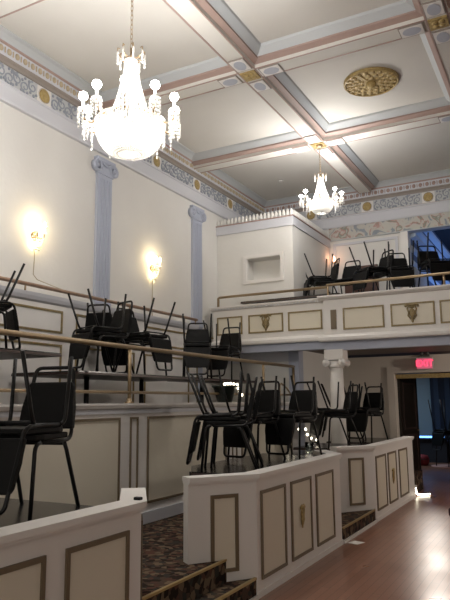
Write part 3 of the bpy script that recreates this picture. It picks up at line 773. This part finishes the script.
pair(-2.91, 10.28, ZT1, -.25, -.97, 'upright chair at the end of the far parapet nearest the dark door', 'upside-down chair on the far parapet chair nearest the dark door', g)
g = 'stacked chairs on the raised tier'
pair(-5.2, 4.38, 2.11, .5, .85, 'upright chair on the raised tier table at the far left edge', 'upside-down chair on the raised tier at the far left edge, one leg leaning right', g)
pair(-4.7, 5.74, ZT2, -.28, -.96, 'upright chair at the left end of the long raised tier table', 'upside-down chair at the left end of the long raised tier table, four legs up', g)
pair(-5.12, 6.3, ZT2, -.3, .95, 'upright chair at the middle of the long raised tier table', 'upside-down chair at the middle of the long raised tier table', g)
pair(-4.68, 6.46, ZT2, 1, -.1, 'upright chair at the right end of the long raised tier table, looped back showing', 'upside-down chair below the right sconce, one leg leaning right', g)
pair(-4.78, 8.0, ZT2, .5, -.86, 'upright chair directly in front of the second pilaster', 'upside-down chair in front of the second pilaster, back hanging down', g)
pair(-4.72, 8.75, ZT2, .1, -1, 'upright chair at the far end of the raised tier, right of second pilaster', 'upside-down chair at the far end of the raised tier', g)
g = 'stacked chairs on the balcony'
ZB = 3.30
pair(-3.74, 10.7, ZB, -.8, -.55, 'upright chair on the balcony right beside the white booth', 'upside-down chair on the balcony beside the white booth, legs fanned', g)
chair(-3.32, 10.85, ZB, -.1, -1, 'upright chair on the balcony in front of the wooden door', g)
pair(-2.7, 10.45, ZB, -.6, -.8, 'upright chair at the left of the balcony table before the white panel', 'upside-down chair at the left of the balcony table before the white panel', g)
pair(-2.34, 10.65, ZB, .35, -.93, 'upright broad-backed chair on the balcony beside the white pier', 'upside-down chair on the balcony beside the white pier', g)
pair(-1.72, 10.4, ZB, .5, -.85, 'upright chair on the balcony against the blue opening', 'upside-down chair on the balcony against the blue opening', g)
# bar stools in the far room
st = make_chair('bar_stool', 'tall black stool standing on the round disc in the far room', 'stool', leg=.80)
st.location = (-2.66, 16.5, .014); st.rotation_euler = (0, 0, 2.5); st['group'] = 'stacked stools in the far room'
dup(st, (-2.72, 16.43, .014 + 2*(.8+.003) + .002), (PI, 0, 2.5), 'upside-down black stool stacked on the stool in the far room')

# ------------------------------------------------------------------ small things
gh = thing('glass_candle_holder', 'glass candle holder with pale foot on the middle table beside the right end chair', 'candle holder', (-2.62, 6.86, ZT1))
MB().lathe([(.0, 0), (.045, 0), (.045, .015), (.02, .03), (.018, .05), (0, .05)], n=18).build('foot', 'candle', gh)
MB().lathe([(.03, .05), (.05, .07), (.052, .18), (.049, .18), (.047, .075), (.03, .055)], n=18, closed=True).build('glass_cup', 'glass', gh)
pt = thing('dark_green_tub', 'dark green tapered tub on the raised parapet behind the middle chairs', 'tub', (-4.1, 7.58, 1.6))
MB().lathe([(0, 0), (.10, 0), (.155, .20), (.17, .2), (.17, .225), (.15, .225), (.095, .02), (0, .02)], n=24).build('body', 'bin', pt)
MB().lathe([(.16, .2), (.178, .205), (.178, .225), (.16, .23)], n=24, closed=True).build('rim', 'bin', pt)
def lights(name, label, pts, n, r):  # emissive bulbs on a wire, built for small bright glare spots
    t = thing(name, label, 'string lights', pts[0])
    o = Vector(pts[0]); P = [Vector(p)-o for p in pts]
    MB().tube(P, .004, 5).build('wire', 'bin', t)
    for k in range(n):
        u = k*(len(P)-1)/(n-1) if n > 1 else 0; i = min(int(u), len(P)-2); q = P[i].lerp(P[i+1], u-i)
        MB().ball(q, r, u=8, v=6).build('bulb', 'smallbulb', t)
    return t
lights('glare_bulbs', 'small glowing bulbs for the glare spots over the dark green tub', [(-4.0, 7.40, 1.84), (-4.0, 7.56, 1.85), (-3.99, 7.74, 1.84), (-3.98, 7.79, 1.74), (-3.98, 7.86, 1.70)], 9, .02)
lights('glare_bulbs', 'small glowing bulbs for the glare spots low between the middle and far parapets', [(-3.62, 8.6, 1.22), (-3.55, 8.75, 1.2), (-3.42, 8.82, 1.2), (-3.40, 8.86, 1.08), (-3.3, 8.95, 1.04)], 7, .02)
lb = thing('bulb_stand', 'slim dark stand carrying the low glowing bulbs beyond the middle parapet', 'stand', (-3.62, 8.6, .335))
MB().tube([(0, 0, .01), (0, 0, .885)], .012, 8).build('pole', 'black', lb); MB().lathe([(.12, 0), (.12, .015), (.02, .03)], n=18).build('base', 'black', lb)
rp = thing('glowing_bent_tube', 'bright white glowing bent tube at the foot of the far parapet', 'rope light', (-2.36, 11.22, 0))  # emissive tube built for the L-shaped white glow at the parapet foot
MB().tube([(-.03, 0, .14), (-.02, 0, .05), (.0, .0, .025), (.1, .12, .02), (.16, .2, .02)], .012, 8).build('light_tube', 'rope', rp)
MB().box(-.05, -.01, -.02, .02, .14, .18).build('end_block', 'white', rp)
tag(MB().prism([(-2.35, 7.26), (-2.22, 7.22), (-2.17, 7.36), (-2.3, 7.40)], .001, .004).build('paper_scrap', 'paper'), 'white scrap of paper on the wooden floor by the steps', 'paper')
mb_ = thing('maroon_stool', 'low dark maroon stool cut off by the right edge of the photo', 'stool', (-1.17, 8.5, 0))
MB().box(-.22, .22, -.22, .22, .2, .3).bevel(.02).build('cushion', 'maroon', mb_)
for sx in (-1, 1):
    for sy in (-1, 1): MB().tube([(sx*.19, sy*.19, .2), (sx*.2, sy*.2, 0)], .018, 8).build('leg', 'black', mb_)

# ------------------------------------------------------------------ chandeliers
def chandelier(x, y, ztop, zbot, s, label, arms, zs=1.0, br=1.0):
    """s: overall scale; zbot: height of the lowest bead"""
    t = thing('crystal_chandelier', label, 'chandelier', (x, y, zbot))
    t.scale = (1, 1, zs); top = (ztop - zbot)/zs
    MB().lathe([(0, top), (.06, top), (.05, top-.03), (.015, top-.06), (0, top-.06)], n=16).build('ceiling_rose', 'brass', t)
    ch = MB(); z = 1.0*s; nl = int((top-.06-z)/.045)
    for k in range(nl):
        zc = z + (top-.06-z)*(k+.5)/nl; a = PI/2*(k % 2)
        ring = [(.012*math.cos(q)*math.cos(a), .012*math.cos(q)*math.sin(a), zc + .029*math.sin(q)) for q in [2*PI*i/8 for i in range(8)]]
        ch.tube(ring, .0035, 4, closed=True)
    ch.build('chain', 'brass', t)
    # crown
    cr = MB().lathe([(.045*s, .88*s), (.055*s, .885*s), (.055*s, .90*s), (.045*s, .905*s)], n=16, closed=True)
    for k in range(8):
        a = 2*PI*k/8; c, sn = math.cos(a), math.sin(a)
        cr.tube([(r*s*c, r*s*sn, zz*s) for r, zz in ((.05, .89), (.09, .90), (.125, .94), (.12, .985), (.10, .98))], .006*s, 5)
    co = cr.build('crown', 'brass', t)
    for k in range(8):
        a = 2*PI*k/8; c, sn = math.cos(a), math.sin(a); dp = MB()
        for q in range(4): dp.ball((.12*s*c, .12*s*sn, (.94 - .033*q)*s), .012*s, sz=1.5, u=6, v=5)
        dp.build('crown_drop', 'crystal', co)
    MB().tube([(0, 0, .36*s), (0, 0, 1.0*s)], .012*s, 8).build('stem', 'brass', t)
    # bead cone: strands from crown to rim
    bc = MB(); N = 22
    for k in range(N):
        a = 2*PI*k/N; c, sn = math.cos(a), math.sin(a)
        for q in range(22):
            u = q/21; r = (.05 + .115*u**1.5)*s; zz = (.88 - .51*u)*s
            bc.ball((r*c, r*sn, zz), .0105*s, sz=1.15, u=5, v=4)
    bc.build('bead_cone', 'crystal', t)
    rim = MB()
    rim.lathe([(.285*br*s, .285*s), (.30*br*s, .29*s), (.30*br*s, .31*s), (.285*br*s, .315*s)], n=32, closed=True)
    rim.lathe([(.16*s, .365*s), (.175*s, .368*s), (.175*s, .38*s), (.16*s, .385*s)], n=24, closed=True)
    rim.build('rim_ring', 'brass', t)
    # bowl basket
    bw_ = MB(); N = 48
    for k in range(N):
        a = 2*PI*(k+.5)/N; c, sn = math.cos(a), math.sin(a)
        for q in range(19):
            u = q/18; an = u*PI/2
            r = .30*br*math.cos(an)**.6*s if u < 1 else 0.0; zz = (.285 - .265*math.sin(an)**1.25)*s
            if r < .03*s and k % 4: continue
            if r < .1*s and k % 2: continue
            bw_.ball((r*c, r*sn, zz), .0175*s, u=5, v=4)
    for k in range(N):
        a = 2*PI*k/N; c, sn = math.cos(a), math.sin(a)
        for q in range(7):
            u = q/6; bw_.ball(((.285*br - .12*br*u)*s*c, (.285-.12*u)*br*s*sn, (.31 + .06*u)*s), .013*s, u=5, v=4)
    bw_.ball((0, 0, .005*s), .022*s, u=8, v=6)
    bw_.build('bead_bowl', 'crystal', t)
    for k in range(arms):
        a = 2*PI*(k+.35)/arms; c, sn = math.cos(a), math.sin(a)
        P = lambda r, z: (r*s*c, r*s*sn, z*s)
        ar = MB().tube([P(.29*br, .30), P(.33, .26), P(.38, .26), P(.41, .30), P(.41, .35)], .008*s, 6).build('arm', 'brass', t)
        MB().lathe([(.0, .35*s), (.035*s, .355*s), (.045*s, .37*s), (.04*s, .37*s), (.0, .362*s)], c=(.41*s*c, .41*s*sn, 0), n=12).build('drip_pan', 'crystal', ar)
        MB().tube([P(.41, .36), P(.41, .44)], .011*s, 8).build('candle', 'candle', ar)
        MB().lathe([(.008*s, 0), (.03*s, .018*s), (.04*s, .042*s), (.03*s, .068*s), (.002*s, .084*s)], c=(.41*s*c, .41*s*sn, .44*s), n=12).build('flame_bulb', 'bulb', ar)
        d = MB()
        for q in range(8):
            b2 = 2*PI*q/8; px, py = .41*s*c + .043*s*math.cos(b2), .41*s*sn + .043*s*math.sin(b2)
            for w_ in range(4 if q % 2 else 5):
                d.ball((px, py, (.345 - .032*w_)*s), .0095*s, sz=1.5, u=5, v=4)
        for q in range(5):
            d.ball(P(.37, .25 - .035*q), .010*s, sz=1.6, u=5, v=4)
        d.build('crystal_drops', 'crystal', ar)
    return t
chandelier(-3.17, 4.16, 5.68, 3.72, 1.0, 'large lit crystal chandelier hanging at the upper left, nearest the camera', 10, 1.02)
chandelier(-3.17, 9.15, 5.68, 4.53, .78, 'smaller lit crystal chandelier hanging farther back near the balcony', 8, .86, .78)

# ------------------------------------------------------------------ lamps
def light(kind, name, loc, e, col, size=.1, rot=None, **kw):
    l = bpy.data.lights.new(name, kind); l.energy = e; l.color = col
    if kind == 'AREA':
        l.size = size
        if 'sy' in kw: l.shape = 'RECTANGLE'; l.size_y = kw['sy']
    elif kind in ('POINT', 'SPOT'): l.shadow_soft_size = size
    if kind == 'SPOT': l.spot_size = kw.get('cone', .5); l.spot_blend = .4
    o = bpy.data.objects.new(name, l); COL.objects.link(o); o.location = loc
    if rot: o.rotation_euler = rot
    return o
WARM = (1.0, .97, .94)
def chand_lamps(x, y, zb, s, e_in, e_out):
    light('POINT', 'bowl_lamp', (x, y, zb + .2*s), e_in, WARM, .09*s)
    light('POINT', 'cone_lamp', (x, y, zb + .6*s), e_in*.2, WARM, .02)
    for k in range(5):
        a = 2*PI*k/5 + .3
        light('POINT', 'candle_lamp', (x + .45*s*math.cos(a), y + .45*s*math.sin(a), zb + .56*s), e_out/5, WARM, .06)
chand_lamps(-3.17, 4.16, 3.72, 1.0, 175, 95)
chand_lamps(-3.17, 9.15, 4.53, .68, 65, 62)
for yy, zz in ((5.46, 3.66), (7.97, 3.72)):
    light('POINT', 'sconce_lamp', (XW+.16, yy, zz+.1), 3.2, (1.0, .80, .52), .05)
light('POINT', 'balcony_lamp', (-3.95, YB-.16, 4.5), .7, (1.0, .5, .3), .04)
light('SPOT', 'floor_glare_spot', (-2.6, 13.5, 2.0), 120, (1.0, .9, .8), .28, Vector((1.35, -7.4, -2.0)).to_track_quat('-Z', 'Y').to_euler(), cone=math.radians(32))  # added spot, narrowed to glare on the floor without lighting the far room
light('POINT', 'under_balcony_fill', (.6, 11.0, 2.3), 95, (1.0, .9, .8), .15)  # added fill with no visible fixture, brightens the wall under the balcony
light('POINT', 'stool_lamp', (-2.3, 16.2, 2.3), 6, (1.0, .6, .45), .1)
light('AREA', 'far_blue_lamp', (-4.2, 16.5, 2.5), 28, (.6, .8, 1.0), 1.0, (0, 0, 0))
light('AREA', 'upper_blue_lamp', (-.9, 15.5, 3.2), 45, (.18, .4, 1.0), 1.2, (0, math.radians(120), 0), sy=3.0)

w = bpy.data.worlds.new('hall_ambient'); w.use_nodes = True; sc.world = w
w.node_tree.nodes['Background'].inputs['Color'].default_value = (1.0, .93, .85, 1)
w.node_tree.nodes['Background'].inputs['Strength'].default_value = .85

# ------------------------------------------------------------------ camera
yaw, pit, rol = math.radians(-28.3), math.radians(9.3), math.radians(-.52)
f = Vector((math.sin(yaw)*math.cos(pit), math.cos(yaw)*math.cos(pit), math.sin(pit)))
r = Vector((math.cos(yaw), -math.sin(yaw), 0)); u = r.cross(f)
R2 = math.cos(rol)*r + math.sin(rol)*u; U2 = -math.sin(rol)*r + math.cos(rol)*u
cam = bpy.data.cameras.new('camera'); cam.sensor_fit = 'HORIZONTAL'; cam.sensor_width = 36; cam.lens = 625/450*36
co = bpy.data.objects.new('camera', cam); COL.objects.link(co)
m = Matrix((( R2.x, U2.x, -f.x, 0), (R2.y, U2.y, -f.y, 0), (R2.z, U2.z, -f.z, 1.6), (0, 0, 0, 1)))
co.matrix_world = m
cam.clip_start = .05
sc.camera = co
vs = sc.view_settings
vs.view_transform = 'Standard'; vs.look = 'None'; vs.gamma = 1; vs.use_curve_mapping = False
vs.exposure = 0.2
